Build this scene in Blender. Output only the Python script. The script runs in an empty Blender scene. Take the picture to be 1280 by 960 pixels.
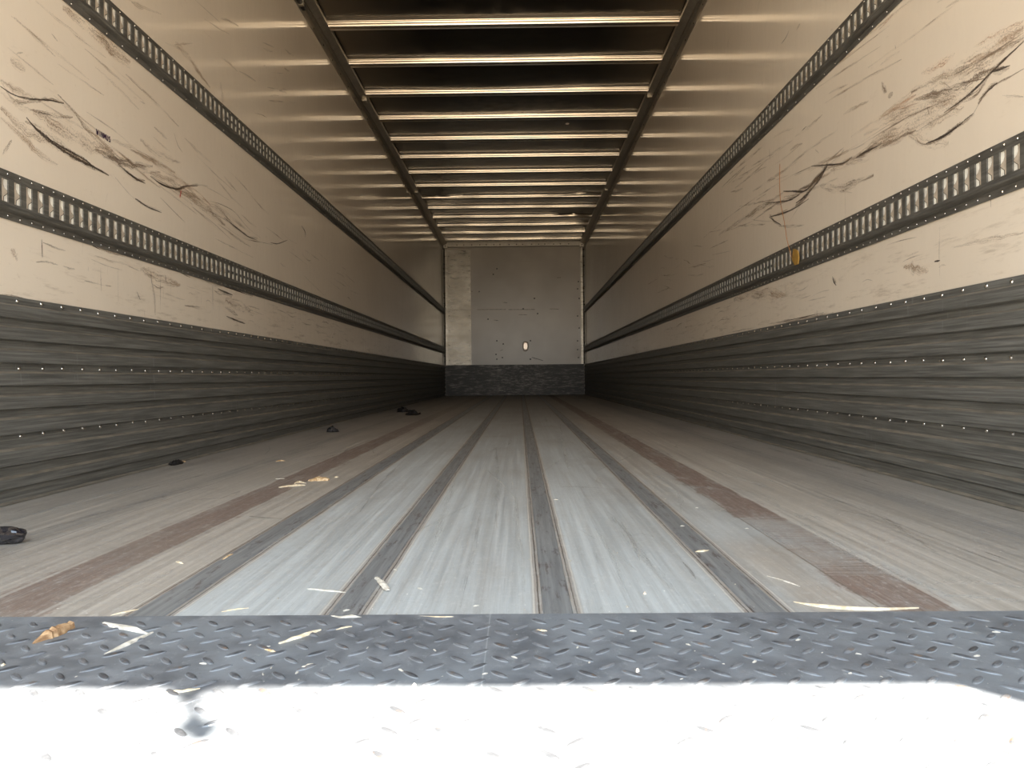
import bpy, bmesh, math, random
import numpy as np
from mathutils import Matrix, Vector

random.seed(11)
SC = bpy.context.scene
COL = SC.collection
W = 1.235          # half the inner width
DEP = 13.475       # distance of the front bulkhead
HC = 2.685         # ceiling height
YF = 0.9985        # where the sill plate meets the floor

# ------------------------------------------------------------------ camera
FPX = 961.0
CAM = np.array([.0866, 0.0, .3119])
_p, _y, _r = -.0086, -.0102, -.0093
CF = np.array([math.sin(_y)*math.cos(_p), math.cos(_y)*math.cos(_p), math.sin(_p)])
CR = np.array([math.cos(_y), -math.sin(_y), 0.0])
CU = np.cross(CR, CF)
CR, CU = math.cos(_r)*CR + math.sin(_r)*CU, -math.sin(_r)*CR + math.cos(_r)*CU
cam = bpy.data.objects.new('camera', bpy.data.cameras.new('camera'))
COL.objects.link(cam)
cam.data.sensor_width = 36.0
cam.data.lens = FPX/1280*36
cam.data.clip_start = .02
cam.matrix_world = Matrix(((CR[0], CU[0], -CF[0], CAM[0]), (CR[1], CU[1], -CF[1], CAM[1]),
                           (CR[2], CU[2], -CF[2], CAM[2]), (0, 0, 0, 1)))
SC.camera = cam

def at(px, py, ax, v):
    """the real point a photograph pixel shows on the plane  coordinate[ax] = v"""
    d = CF + CR*(px-640)/FPX - CU*(py-480)/FPX
    return CAM + (v-CAM[ax])/d[ax]*d

# ------------------------------------------------------------------ view and world
SC.view_settings.view_transform = 'Standard'
SC.view_settings.look = 'None'
SC.view_settings.gamma = 1
SC.view_settings.use_curve_mapping = False
SC.view_settings.exposure = 0.0
cy = SC.cycles
cy.max_bounces = 14; cy.diffuse_bounces = 9; cy.glossy_bounces = 8; cy.transparent_max_bounces = 24
cy.use_denoising = True
cy.sample_clamp_indirect = 12
cy.caustics_reflective = True
cy.blur_glossy = .3

wd = bpy.data.worlds.new('daylight'); SC.world = wd; wd.use_nodes = True
nt = wd.node_tree; nt.nodes.clear()
tc = nt.nodes.new('ShaderNodeTexCoord'); sx = nt.nodes.new('ShaderNodeSeparateXYZ')
mr = nt.nodes.new('ShaderNodeMapRange'); mr.inputs['From Min'].default_value = -1; mr.inputs['From Max'].default_value = 1
cr = nt.nodes.new('ShaderNodeValToRGB'); bg = nt.nodes.new('ShaderNodeBackground'); wo = nt.nodes.new('ShaderNodeOutputWorld')
el = cr.color_ramp.elements
el[0].position = 0; el[0].color = (1.0, .76, .50, 1)          # sunlit yard around the vehicle
el[1].position = 1; el[1].color = (.62, .80, 1.0, 1)
for p_, c_ in ((.47, (1.0, .80, .56, 1)), (.505, (.98, .94, .86, 1)), (.6, (.86, .93, 1.0, 1))):
    e_ = cr.color_ramp.elements.new(p_); e_.color = c_
nt.links.new(tc.outputs['Generated'], sx.inputs[0]); nt.links.new(sx.outputs['Z'], mr.inputs['Value'])
nt.links.new(mr.outputs[0], cr.inputs[0]); nt.links.new(cr.outputs[0], bg.inputs[0])
bg.inputs[1].default_value = 5.0
nt.links.new(bg.outputs[0], wo.inputs[0])

sun = bpy.data.objects.new('sun', bpy.data.lights.new('sun', 'SUN')); COL.objects.link(sun)
sun.data.energy = 46; sun.data.angle = math.radians(.53); sun.data.color = (1, .94, .84)
SUNV = Vector((-.737, .774, -2.6))                            # direction the light travels
sun.rotation_euler = SUNV.to_track_quat('-Z', 'Y').to_euler()
sun.location = (3, -3, 9)
# the open doorway, told to the renderer as a sky portal (it emits nothing of its own)
pt = bpy.data.objects.new('doorway_portal', bpy.data.lights.new('doorway_portal', 'AREA')); COL.objects.link(pt)
pt.data.shape = 'RECTANGLE'; pt.data.size = 2*W; pt.data.size_y = HC
pt.data.cycles.is_portal = True
pt.location = (0, -.03, HC/2); pt.rotation_euler = (math.radians(90), 0, 0)

# ------------------------------------------------------------------ materials
class NT:
    def __init__(s, name):
        s.m = bpy.data.materials.new(name); s.m.use_nodes = True
        s.t = s.m.node_tree; s.b = s.t.nodes['Principled BSDF']; s.o = s.t.nodes['Material Output']
        s.tc = s.t.nodes.new('ShaderNodeTexCoord')
    def n(s, kind, **kw):
        nd = s.t.nodes.new('ShaderNode'+kind)
        for k, v in kw.items(): setattr(nd, k, v)
        return nd
    def lk(s, a, b): s.t.links.new(a, b)
    def setin(s, sock, v):
        if isinstance(v, bpy.types.NodeSocket): s.lk(v, sock)
        else: sock.default_value = v
    def coords(s, scale=(1, 1, 1), uv=False):
        mp = s.n('Mapping'); s.lk(s.tc.outputs['UV' if uv else 'Object'], mp.inputs[0]); mp.inputs['Scale'].default_value = scale
        return mp.outputs[0]
    def noise(s, scale=(1, 1, 1), sc=1.0, det=4, rough=.55, dist=0, uv=False):
        nd = s.n('TexNoise'); s.lk(s.coords(scale, uv), nd.inputs['Vector'])
        nd.inputs['Scale'].default_value = sc; nd.inputs['Detail'].default_value = det
        nd.inputs['Roughness'].default_value = rough; nd.inputs['Distortion'].default_value = dist
        return nd.outputs[0]
    def ms(s, op, a, b=0.0, clamp=False):
        nd = s.n('Math', operation=op, use_clamp=clamp); s.setin(nd.inputs[0], a); s.setin(nd.inputs[1], b); return nd.outputs[0]
    def rng(s, v, a, b, c=0.0, d=1.0, smooth=True):
        nd = s.n('MapRange'); nd.interpolation_type = 'SMOOTHSTEP' if smooth else 'LINEAR'
        s.setin(nd.inputs['Value'], v)
        for k, x in zip(('From Min', 'From Max', 'To Min', 'To Max'), (a, b, c, d)): s.setin(nd.inputs[k], x)
        return nd.outputs[0]
    def mix(s, f, a, b, mode='MIX'):
        nd = s.n('Mix', data_type='RGBA', blend_type=mode); s.setin(nd.inputs[0], f)
        for i, v in ((6, a), (7, b)):
            s.setin(nd.inputs[i], v if isinstance(v, bpy.types.NodeSocket) else tuple(v)+(1,)*(4-len(v)))
        return nd.outputs[2]
    def xyz(s):
        nd = s.n('SeparateXYZ'); s.lk(s.tc.outputs['Object'], nd.inputs[0]); return nd.outputs
    def band(s, v, a, b, soft):
        return s.ms('MULTIPLY', s.rng(v, a-soft, a+soft), s.rng(v, b-soft, b+soft, 1.0, 0.0))
    def base(s, c, rough=.5, metal=0.0, bump=None, bd=.001, bs=1.0, spec=None):
        s.setin(s.b.inputs['Base Color'], c if isinstance(c, bpy.types.NodeSocket) else tuple(c)+(1,))
        s.setin(s.b.inputs['Roughness'], rough); s.setin(s.b.inputs['Metallic'], metal)
        if spec is not None: s.b.inputs['Specular IOR Level'].default_value = spec
        if bump is not None:
            bn = s.n('Bump'); s.setin(bn.inputs['Height'], bump); bn.inputs['Distance'].default_value = bd
            bn.inputs['Strength'].default_value = bs; s.lk(bn.outputs[0], s.b.inputs['Normal'])
        return s.m

def mat_wall():
    k = NT('white_sandwich_panel')
    n1 = k.noise((1, .8, .8), 1.3, 4); n2 = k.noise((1, 3, 14), 3, 6, .7)
    n3 = k.noise((1, 9, 60), 1.0, 5, .8)
    c = k.mix(k.rng(n1, .3, .7), (.81, .71, .58), (.875, .775, .64))
    c = k.mix(k.rng(n2, .60, .80, 0, .30), c, (.55, .44, .32))
    c = k.mix(k.rng(n3, .64, .78, 0, .35), c, (.33, .25, .17))
    c = k.mix(k.rng(k.noise((1, 22, 30), 1.5, 6, .8), .60, .76, 0, .35), c, (.48, .37, .26))
    wav = k.ms('ADD', k.noise((1, 5, 2.0), 4, 3), k.ms('MULTIPLY', k.noise((1, 16, 5), 1, 3), .35))
    sp = k.xyz()
    grime = k.ms('MULTIPLY', k.rng(sp[2], .95, .52, 0, 1), k.rng(k.noise((1, 2.2, 18), 2, 6, .75), .52, .72, 0, .55))
    c = k.mix(grime, c, (.42, .33, .24))
    r = k.rng(n2, .3, .8, .07, .15)
    return k.base(c, r, 0, wav, .0025, .33, .62)

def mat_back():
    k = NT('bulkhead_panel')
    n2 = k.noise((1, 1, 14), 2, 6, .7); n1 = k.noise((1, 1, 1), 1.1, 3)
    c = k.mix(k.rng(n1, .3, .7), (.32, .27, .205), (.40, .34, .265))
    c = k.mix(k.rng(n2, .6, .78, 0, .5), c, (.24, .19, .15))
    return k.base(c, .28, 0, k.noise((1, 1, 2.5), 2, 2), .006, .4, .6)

def mat_ceiling():
    k = NT('bare_sheet_metal_ceiling')
    n = k.noise((1, 1.5, 1), 1.6, 3)
    c = k.mix(k.rng(n, .3, .7), (.19, .17, .14), (.25, .225, .185))
    return k.base(c, k.rng(k.noise((2, 2, 2), 6, 4), .3, .7, .16, .24), 1.0, k.noise((.7, 1.6, 1), 1.5, 2), .012, .25)

def mat_galv(name, a=(.52, .49, .44), b=(.62, .59, .54), r0=.25, r1=.42, metal=1.0, sc=(1, 1, 1), bump=True):
    k = NT(name)
    n = k.noise(sc, 25, 5, .7); n2 = k.noise((1, 1, 1), 2, 4)
    c = k.mix(k.rng(n, .35, .65), a, b); c = k.mix(k.rng(n2, .5, .8, 0, .4), c, tuple(x*.7 for x in a))
    return k.base(c, k.rng(n, .3, .7, r0, r1), metal, n if bump else None, .0006, .25)

def mat_kick():
    k = NT('dark_galvanised_kick_plate')
    st = k.noise((1, .9, 45), 4, 7, .7)
    ve = k.noise((1, 34, 1.6), 1.4, 5, .65)
    big = k.noise((1, .7, 2), 1.5, 3)
    c = k.mix(k.rng(st, .35, .68), (.118, .117, .106), (.255, .252, .23))
    c = k.mix(k.ms('MULTIPLY', k.rng(ve, .58, .75), k.rng(big, .45, .62, 0, .55)), c, (.34, .35, .35))
    c = k.mix(k.rng(k.noise((1, 2, 30), 2.3, 5, .75), .66, .76, 0, .55), c, (.16, .085, .055))
    c = k.mix(k.rng(k.noise((1, 60, 60), 2, 5, .7), .69, .76, 0, .6), c, (.5, .48, .45))
    return k.base(c, k.rng(st, .3, .7, .38, .62), .35, st, .0012, .35, .5)

def mat_dust():
    k = NT('dusty_ledge'); n = k.noise((1, 3, 30), 4, 5)
    return k.base(k.mix(k.rng(n, .3, .7), (.15, .132, .103), (.255, .222, .172)), .8)

def mat_rail():
    k = NT('dark_zinc_rail'); n = k.noise((1, 2, 30), 4, 6, .7)
    c = k.mix(k.rng(n, .35, .7), (.095, .090, .078), (.19, .182, .160))
    c = k.mix(k.rng(k.noise((1, 8, 20), 3, 5, .75), .64, .76, 0, .5), c, (.12, .065, .04))
    return k.base(c, k.rng(n, .3, .7, .4, .6), .3, n, .0006, .3)

def mat_floor():
    k = NT('laminated_wood_floor')
    x, y, z = k.xyz()
    wob = k.ms('MULTIPLY', k.ms('SUBTRACT', k.noise((5, 2.2, 1), 2.5, 7, .75), .5), .10)
    xw = k.ms('ADD', x, wob)
    gr = k.noise((38, .55, 1), 1.6, 8, .72)                 # long wood grain
    fine = k.noise((150, 5, 1), 1.5, 5, .7)
    cloud = k.noise((2.2, .9, 1), 1.7, 5, .6)
    warm = k.mix(k.rng(gr, .3, .72), (.31, .278, .238), (.52, .478, .42))
    cool = k.mix(k.rng(gr, .3, .72), (.36, .38, .38), (.525, .557, .56))
    centre = k.ms('MULTIPLY', k.band(xw, -.40, .46, .03), k.rng(y, 2.5, 10, 1, .45))
    edgepaint = k.ms('MULTIPLY', k.band(xw, .40, .66, .06), k.rng(k.noise((2, 1.1, 1), 1.3, 3), .40, .56))
    edgepaint = k.ms('MULTIPLY', edgepaint, k.rng(y, 1.5, 2.6, .85, .25))
    c = k.mix(k.ms('MAXIMUM', centre, edgepaint), warm, cool)
    # planks: each laid strip has its own tone
    pl = k.n('TexWhiteNoise', noise_dimensions='1D'); k.lk(k.ms('FLOOR', k.ms('DIVIDE', k.ms('ADD', x, .02), .172)), pl.inputs['W'])
    c = k.mix(k.rng(pl.outputs[0], 0, 1, 0, .16, False), c, (.22, .20, .18))
    # worn, brown-stained strips
    sc1 = k.noise((8, 2.2, 1), 2, 7, .72)
    b1 = k.ms('MULTIPLY', k.band(xw, -.670, -.563, .010), k.rng(sc1, .28, .5, .25, .9))
    b1 = k.ms('MULTIPLY', b1, k.rng(y, 2.8, 7.5, 1, .45))
    skid = k.noise((5, 70, 1), 1.2, 5, .8, 1.0)
    b2 = k.ms('MULTIPLY', k.band(xw, .563, .662, .010), k.rng(sc1, .3, .5, .2, .95))
    b2 = k.ms('MULTIPLY', b2, k.rng(k.ms('MULTIPLY', skid, k.band(y, 1.15, 1.75, .15)), .32, .52, 1, .35))
    c = k.mix(k.ms('MAXIMUM', b1, b2), c, k.mix(k.rng(fine, .3, .7), (.150, .098, .076), (.245, .175, .145)))
    b3 = k.ms('MULTIPLY', k.band(xw, -.92, -.86, .02), k.rng(gr, .4, .6, 0, .6))
    b3 = k.ms('MAXIMUM', b3, k.ms('MULTIPLY', k.band(xw, .98, 1.06, .03), k.rng(gr, .4, .6, 0, .6)))
    c = k.mix(b3, c, (.17, .165, .16))
    # seams between planks and beside the steel strips
    def line(x0, w, soft=.0015, src=x): return k.band(src, x0-w, x0+w, soft)
    xs = k.ms('ADD', x, k.ms('MULTIPLY', wob, .06))
    for x0, col, w, f in ((-.563, (.50, .48, .43), .0035, .5), (-.670, (.52, .49, .43), .004, .6), (.563, (.15, .12, .09), .0016, .8),
                          (.664, (.52, .49, .43), .004, .6), (-.84, (.16, .14, .12), .0014, .6), (.87, (.16, .14, .12), .0014, .6),
                          (.030, (.33, .33, .32), .0012, .5), (-1.02, (.17, .15, .13), .0015, .5), (1.05, (.17, .15, .13), .0015, .5)):
        c = k.mix(k.ms('MULTIPLY', line(x0, w, .0015, xs), f), c, col)
    for x0, w in STRIPS:
        h = w/2
        c = k.mix(k.ms('MULTIPLY', k.band(xs, x0-h-.013, x0+h+.013, .004), k.rng(fine, .3, .6, .35, .85)), c, (.27, .225, .185))
        for sgn in (-1, 1):
            c = k.mix(line(x0+sgn*(h+.005), .0009, .0006, xs), c, (.06, .045, .035))
            c = k.mix(k.ms('MULTIPLY', line(x0+sgn*(h+.0115), .0012, .001, xs), .7), c, (.60, .58, .52))
    # scuffs, dust, specks
    c = k.mix(k.rng(k.noise((5, 1.6, 1), 2.0, 6, .65, .6), .35, .72, 0, .30), c, k.mix(.5, c, (.26, .25, .23)))
    c = k.mix(k.rng(k.noise((26, 1.4, 1), 2.0, 6, .7, .5), .50, .70, 0, .40), c, (.34, .325, .30))
    c = k.mix(k.rng(k.noise((3, 18, 1), 2.2, 6, .8, 1.2), .60, .72, 0, .35), c, (.66, .67, .66))
    c = k.mix(k.rng(k.noise((14, 3, 1), 3, 7, .75), .60, .76, 0, .45), c, (.62, .62, .59))
    c = k.mix(k.rng(k.noise((6, 26, 1), 2, 6, .8, .8), .63, .74, 0, .32), c, (.20, .17, .14))
    c = k.mix(k.rng(cloud, .46, .72, 0, .42), c, k.mix(.5, c, (.20, .175, .145)))
    c = k.mix(k.rng(k.noise((1.6, .5, 1), 2.3, 5, .6), .50, .68, 0, .28), c, (.24, .20, .165))
    c = k.mix(k.rng(k.noise((40, 22, 1), 2, 7, .85), .50, .72, 0, .38), c, (.66, .66, .63))
    c = k.mix(k.rng(k.noise((55, 14, 1), 2.3, 6, .85), .54, .74, 0, .38), c, (.17, .15, .13))
    c = k.mix(k.rng(k.noise((90, 60, 1), 1.5, 3, .6), .70, .75, 0, .9), c, (.80, .78, .72))
    return k.base(c, k.rng(gr, .3, .7, .42, .62), 0, k.ms('ADD', gr, fine), .0012, .35, .4)

def mat_strip():
    k = NT('worn_steel_floor_strip'); n = k.noise((60, 1.5, 1), 2, 6, .7)
    c = k.mix(k.rng(n, .3, .7), (.235, .245, .252), (.375, .392, .40))
    c = k.mix(k.rng(k.noise((30, 5, 1), 2, 6, .75), .52, .66, 0, .8), c, (.115, .085, .075))
    c = k.mix(k.rng(k.noise((90, 50, 1), 1.5, 3, .6), .70, .76, 0, .9), c, (.6, .6, .58))
    return k.base(c, .45, .45, n, .0006, .4)

def mat_tread():
    k = NT('chequer_plate_steel'); n = k.noise((8, 8, 1), 2, 7, .7); cl = k.noise((2.5, 4, 1), 1.5, 5, .6)
    c = k.mix(k.rng(n, .32, .7), (.125, .135, .15), (.235, .25, .27))
    c = k.mix(k.rng(cl, .42, .62, 0, .7), c, (.255, .28, .305))
    c = k.mix(k.rng(k.noise((30, 16, 1), 2, 6, .8), .54, .72, 0, .6), c, (.40, .42, .43))
    c = k.mix(k.rng(k.noise((22, 22, 1), 2.6, 6, .8), .54, .70, 0, .5), c, (.09, .10, .12))
    c = k.mix(k.rng(k.noise((9, 9, 1), 3, 6, .8), .68, .76, 0, .7), c, (.22, .12, .07))
    c = k.mix(k.rng(k.noise((110, 110, 1), 1.5, 3, .6), .705, .75, 0, .9), c, (.72, .70, .64))
    x, y, z = k.xyz()
    c = k.mix(k.ms('MULTIPLY', k.band(x, .0448, .0462, .0008), .35), c, (.55, .58, .60))
    return k.base(c, k.rng(n, .3, .7, .38, .55), .25, k.ms('ADD', n, cl), .0012, .35)

def mat_lug():
    k = NT('worn_lug_steel')
    c = k.mix(k.rng(k.noise((5, 5, 1), 2.5, 5, .7), .38, .62), (.072, .075, .082), (.19, .20, .215))
    c = k.mix(k.rng(k.noise((30, 30, 1), 1, 4, .7), .56, .68, 0, .6), c, (.20, .12, .065))
    return k.base(c, .42, .25)

def mat_scuff(name, col, lo=.42, hi=.62, amax=.9, sv=6, rough=.7):
    """a rubbed-on mark: opaque in broken streaks, clear between them"""
    k = NT(name)
    uv = k.n('SeparateXYZ'); k.lk(k.tc.outputs['UV'], uv.inputs[0])
    n = k.noise((9, sv, 1), 1.0, 4, .7, 0, True); n2 = k.noise((5, 1.2, 1), 1.0, 3, .5, 0, True); g = k.noise((170, sv*1.3, 1), 1.0, 3, .7, 0, True)
    edge = k.ms('SUBTRACT', 1.0, k.ms('POWER', k.ms('ABSOLUTE', k.ms('SUBTRACT', k.ms('MULTIPLY', uv.outputs[1], 2.0), 1.0)), 2.5))
    v = k.ms('ADD', k.ms('MULTIPLY', n, .45), k.ms('ADD', k.ms('MULTIPLY', n2, .3), k.ms('MULTIPLY', g, .35)))
    v = k.ms('MULTIPLY', v, k.ms('ADD', k.ms('MULTIPLY', edge, .55), .45))
    a = k.ms('MULTIPLY', k.rng(v, lo, hi, 0, amax), k.rng(edge, 0, .5))
    k.base(col, rough); tr = k.n('BsdfTransparent'); mx = k.n('MixShader')
    k.lk(a, mx.inputs[0]); k.lk(tr.outputs[0], mx.inputs[1]); k.lk(k.b.outputs[0], mx.inputs[2]); k.lk(mx.outputs[0], k.o.inputs[0])
    return k.m

def mat_backkick():
    k = NT('scuffed_black_kick_plate')
    n = k.noise((3, 1, 16), 2.2, 7, .75); v = k.noise((2.2, 1, 3), 1.6, 5, .7)
    c = k.mix(k.rng(n, .48, .72), (.035, .034, .032), (.26, .24, .21))
    c = k.mix(k.rng(v, .5, .7, 0, .85), c, (.03, .03, .028))
    x, y, z = k.xyz()
    c = k.mix(k.ms('MULTIPLY', k.band(x, -.45, .5, .25), k.rng(k.noise((6, 1, 26), 2, 6, .75), .5, .68, 0, .7)), c, (.36, .33, .29))
    return k.base(c, .5, .2)

def mat_alu():
    k = NT('dull_aluminium_sheet'); n = k.noise((2.5, 1, 9), 2.2, 7, .75)
    c = k.mix(k.rng(n, .3, .7), (.15, .135, .11), (.44, .40, .335))
    c = k.mix(k.rng(k.noise((5, 1, 14), 2, 6, .75), .60, .72, 0, .7), c, (.12, .10, .08))
    c = k.mix(k.rng(k.noise((1.2, 1, 1.3), 1.5, 4, .6), .42, .60, 0, .7), c, (.20, .18, .145))
    return k.base(c, k.rng(n, .3, .7, .22, .45), .6, n, .001, .4)

def mat_wood(name, a, b):
    k = NT(name); n = k.noise((1, 1, 1), 120, 4, .6); g = k.noise((1, 1, 1), 35, 3)
    return k.base(k.mix(k.rng(k.ms('MULTIPLY', n, g), .15, .35), a, b), .75, 0, n, .0008, .5)

def flat(name, c, r=.6, m=0.0, spec=None):
    k = NT(name); n = k.noise((1, 1, 1), 40, 4)
    return k.base(k.mix(k.rng(n, .3, .7), tuple(v*.8 for v in c), tuple(min(1, v*1.15) for v in c)), r, m, None, spec=spec)

# centre and width of the four steel strips let into the floor
STRIPS = [(-.425, .052), (-.1485, .044), (.1355, .042), (.411, .046)]
STRIPS = [(-.411, .050), (-.150, .040), (.1345, .040), (.412, .044)]
M = dict(lug=mat_lug(),
         wall=mat_wall(), back=mat_back(), ceil=mat_ceiling(), bow=mat_galv('galvanised_roof_bow', (.66, .59, .495), (.74, .67, .57), .14, .21, 1.0, (.15, 1, 1), False), flange=mat_galv('dull_bow_flange', (.16, .135, .105), (.21, .18, .14), .4, .5, .7),
         cove=mat_galv('weathered_aluminium_profile', (.36, .325, .27), (.45, .41, .345), .35, .5, .8), kick=mat_kick(), dust=mat_dust(), rail=mat_rail(),
         slot=flat('pale_slot_lining', (.90, .85, .76), .6), tab=flat('beige_slot_web', (.52, .44, .345), .6), dark=flat('dark_gap_and_shade', (.03, .027, .022), .8),
         floor=mat_floor(), strip=mat_strip(), tread=mat_tread(), bkick=mat_backkick(), alu=mat_alu(),
         rivet=flat('bright_rivet_metal', (.72, .70, .66), .22, 1.0), hole=flat('dark_bolt_head', (.05, .042, .035), .7),
         s_black=mat_scuff('black_rubber_scuff', (.055, .04, .03), .465, .56, .92, 5),
         s_grey=mat_scuff('grey_brown_scuff', (.22, .155, .105), .48, .66, .75, 9),
         s_faint=mat_scuff('faint_brown_scuff', (.42, .30, .20), .48, .68, .60, 11),
         s_orange=mat_scuff('rusty_orange_scuff', (.60, .33, .18), .50, .70, .7, 6),
         ink=flat('purple_ink', (.045, .012, .05), .6), red=flat('red_mark', (.5, .04, .02), .6),
         pale=mat_wood('pale_split_wood', (.62, .50, .33), (.86, .76, .58)), tan=mat_wood('tan_wood', (.48, .30, .14), (.78, .60, .38)),
         greyw=mat_wood('dirty_grey_wood', (.45, .41, .34), (.72, .68, .60)), brown=mat_wood('brown_bark', (.24, .13, .06), (.50, .33, .18)),
         film=flat('black_plastic_film', (.022, .020, .024), .10, 0, 1.0), crumb=flat('grey_beige_crumb', (.48, .45, .39), .8), murk=flat('murky_grey_wood', (.26, .24, .205), .7), s_pale=mat_scuff('pale_dusty_scuff', (.58, .575, .54), .46, .78, .55, 9), f_dark=mat_scuff('dark_floor_scrape', (.13, .10, .08), .46, .70, .7, 7), f_grey=mat_scuff('grey_floor_scrape', (.27, .245, .215), .47, .76, .5, 9), rag=flat('matt_black_scrap', (.018, .015, .014), .6),
         ochre=flat('ochre_plastic', (.42, .24, .05), .5), cord=flat('orange_cord_fibre', (.50, .20, .06), .7), rubber=flat('black_rubber', (.012, .011, .010), .5),
         gloss=flat('polished_cap_metal', (.50, .43, .36), .30, 1.0),
         white=flat('off_white_plastic', (.80, .68, .56), .4), paint=flat('dark_red_frame_paint', (.28, .27, .26), .5))

# ------------------------------------------------------------------ mesh helpers
class MB:
    def __init__(s): s.v = []; s.f = []; s.m = []; s.uv = []
    def quad(s, pts, m=0, uv=None):
        i = len(s.v); s.v += [tuple(map(float, p)) for p in pts]; s.f.append(list(range(i, i+len(pts)))); s.m.append(m)
        s.uv.append(uv or [(0, 0)]*len(pts))
    def grid(s, rows, m=0, flip=False, closed=False):
        """rows: equal-length lists of points; shares vertices"""
        i0 = len(s.v); n = len(rows[0])
        for r in rows: s.v += [tuple(map(float, p)) for p in r]
        for a in range(len(rows)-1):
            for b in range(n if closed else n-1):
                c = (b+1) % n
                q = [i0+a*n+b, i0+a*n+c, i0+(a+1)*n+c, i0+(a+1)*n+b]
                s.f.append(q[::-1] if flip else q); s.m.append(m if isinstance(m, int) else m[b]); s.uv.append([(0, 0)]*4)
    def box(s, a, b, m=0):
        x0, y0, z0 = a; x1, y1, z1 = b
        P = [(x0, y0, z0), (x1, y0, z0), (x1, y1, z0), (x0, y1, z0), (x0, y0, z1), (x1, y0, z1), (x1, y1, z1), (x0, y1, z1)]
        i = len(s.v); s.v += P
        for q in ((0, 3, 2, 1), (4, 5, 6, 7), (0, 1, 5, 4), (1, 2, 6, 5), (2, 3, 7, 6), (3, 0, 4, 7)):
            s.f.append([i+k for k in q]); s.m.append(m); s.uv.append([(0, 0)]*4)
    def dome(s, c, ax, r, h, m=0, n=8):
        """rivet head at c, bulging along unit axis ax"""
        ax = Vector(ax); u = ax.orthogonal().normalized(); w = ax.cross(u); c = Vector(c)
        rows = []
        for rr, hh in ((1, 0), (.86, .5), (.5, .88)):
            rows.append([c+ax*h*hh+(u*math.cos(t)+w*math.sin(t))*r*rr for t in [2*math.pi*i/n for i in range(n)]])
        s.grid(rows, m, closed=True)
        i = len(s.v); s.v.append(tuple(c+ax*h))
        for b in range(n):
            s.f.append([i-n+b, i-n+(b+1) % n, i]); s.m.append(m); s.uv.append([(0, 0)]*3)
    def tube(s, pts, r, m=0, n=8):
        pts = [Vector(p) for p in pts]; rows = []
        rr = r if isinstance(r, (list, tuple)) else [r]*len(pts)
        for i, p in enumerate(pts):
            d = (pts[min(i+1, len(pts)-1)]-pts[max(i-1, 0)]).normalized()
            u = d.cross(Vector((.3, .2, 1))).normalized(); w = d.cross(u)
            rows.append([p+(u*math.cos(2*math.pi*k/n)+w*math.sin(2*math.pi*k/n))*rr[i] for k in range(n)])
        i0 = len(s.v); s.grid(rows, m, closed=True)
        s.f.append([i0+k for k in range(n)][::-1]); s.m.append(m); s.uv.append([(0, 0)]*n)
        j0 = i0+(len(rows)-1)*n; s.f.append([j0+k for k in range(n)]); s.m.append(m); s.uv.append([(0, 0)]*n)
    def build(s, name, mats, parent=None, smooth=False, origin=None, sharp=35):
        me = bpy.data.meshes.new(name)
        V = s.v
        if origin is not None: V = [(a-origin[0], b-origin[1], c-origin[2]) for a, b, c in V]
        me.from_pydata(V, [], s.f); me.update()
        for mt in (mats if isinstance(mats, (list, tuple)) else [mats]): me.materials.append(mt)
        me.polygons.foreach_set('material_index', s.m)
        uv = me.uv_layers.new(name='UVMap'); flatuv = [c for f in s.uv for p in f for c in p]
        uv.data.foreach_set('uv', flatuv)
        if smooth:
            me.polygons.foreach_set('use_smooth', [True]*len(me.polygons))
            bm = bmesh.new(); bm.from_mesh(me)
            for e in bm.edges:
                if len(e.link_faces) == 2 and e.calc_face_angle(0) > math.radians(sharp): e.smooth = False
            bm.to_mesh(me); bm.free()
        o = bpy.data.objects.new(name, me); COL.objects.link(o)
        if origin is not None: o.location = origin
        if parent is not None: o.parent = parent
        return o

def fixnormals(o):
    bm = bmesh.new(); bm.from_mesh(o.data); bmesh.ops.recalc_face_normals(bm, faces=bm.faces[:]); bm.to_mesh(o.data); bm.free()

def struct(o): o['kind'] = 'structure'; return o
def thing(o, label, cat, group=None):
    o['label'] = label; o['category'] = cat
    if group: o['group'] = group
    return o
def empty(name, loc=(0, 0, 0)):
    e = bpy.data.objects.new(name, None); e.empty_display_size = .1; COL.objects.link(e); e.location = loc; return e
def sub_loc(o, parent):
    """keep a world-placed mesh where it is under an Empty that is not at the origin"""
    o.parent = parent; o.matrix_parent_inverse = Matrix.Translation(-Vector(parent.location)); return o

def spline(P, step=4):
    P = [np.array(p, float) for p in P]
    if len(P) < 3:
        return [P[0]+(P[-1]-P[0])*t for t in np.linspace(0, 1, step*2+1)]
    Q = [2*P[0]-P[1]]+P+[2*P[-1]-P[-2]]; out = []
    for i in range(1, len(Q)-2):
        for t in np.linspace(0, 1, step, endpoint=False):
            a, b, c, d = Q[i-1:i+3]
            out.append(.5*((2*b)+(-a+c)*t+(2*a-5*b+4*c-d)*t*t+(-a+3*b-3*c+d)*t**3))
    out.append(P[-1]); return out

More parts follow.
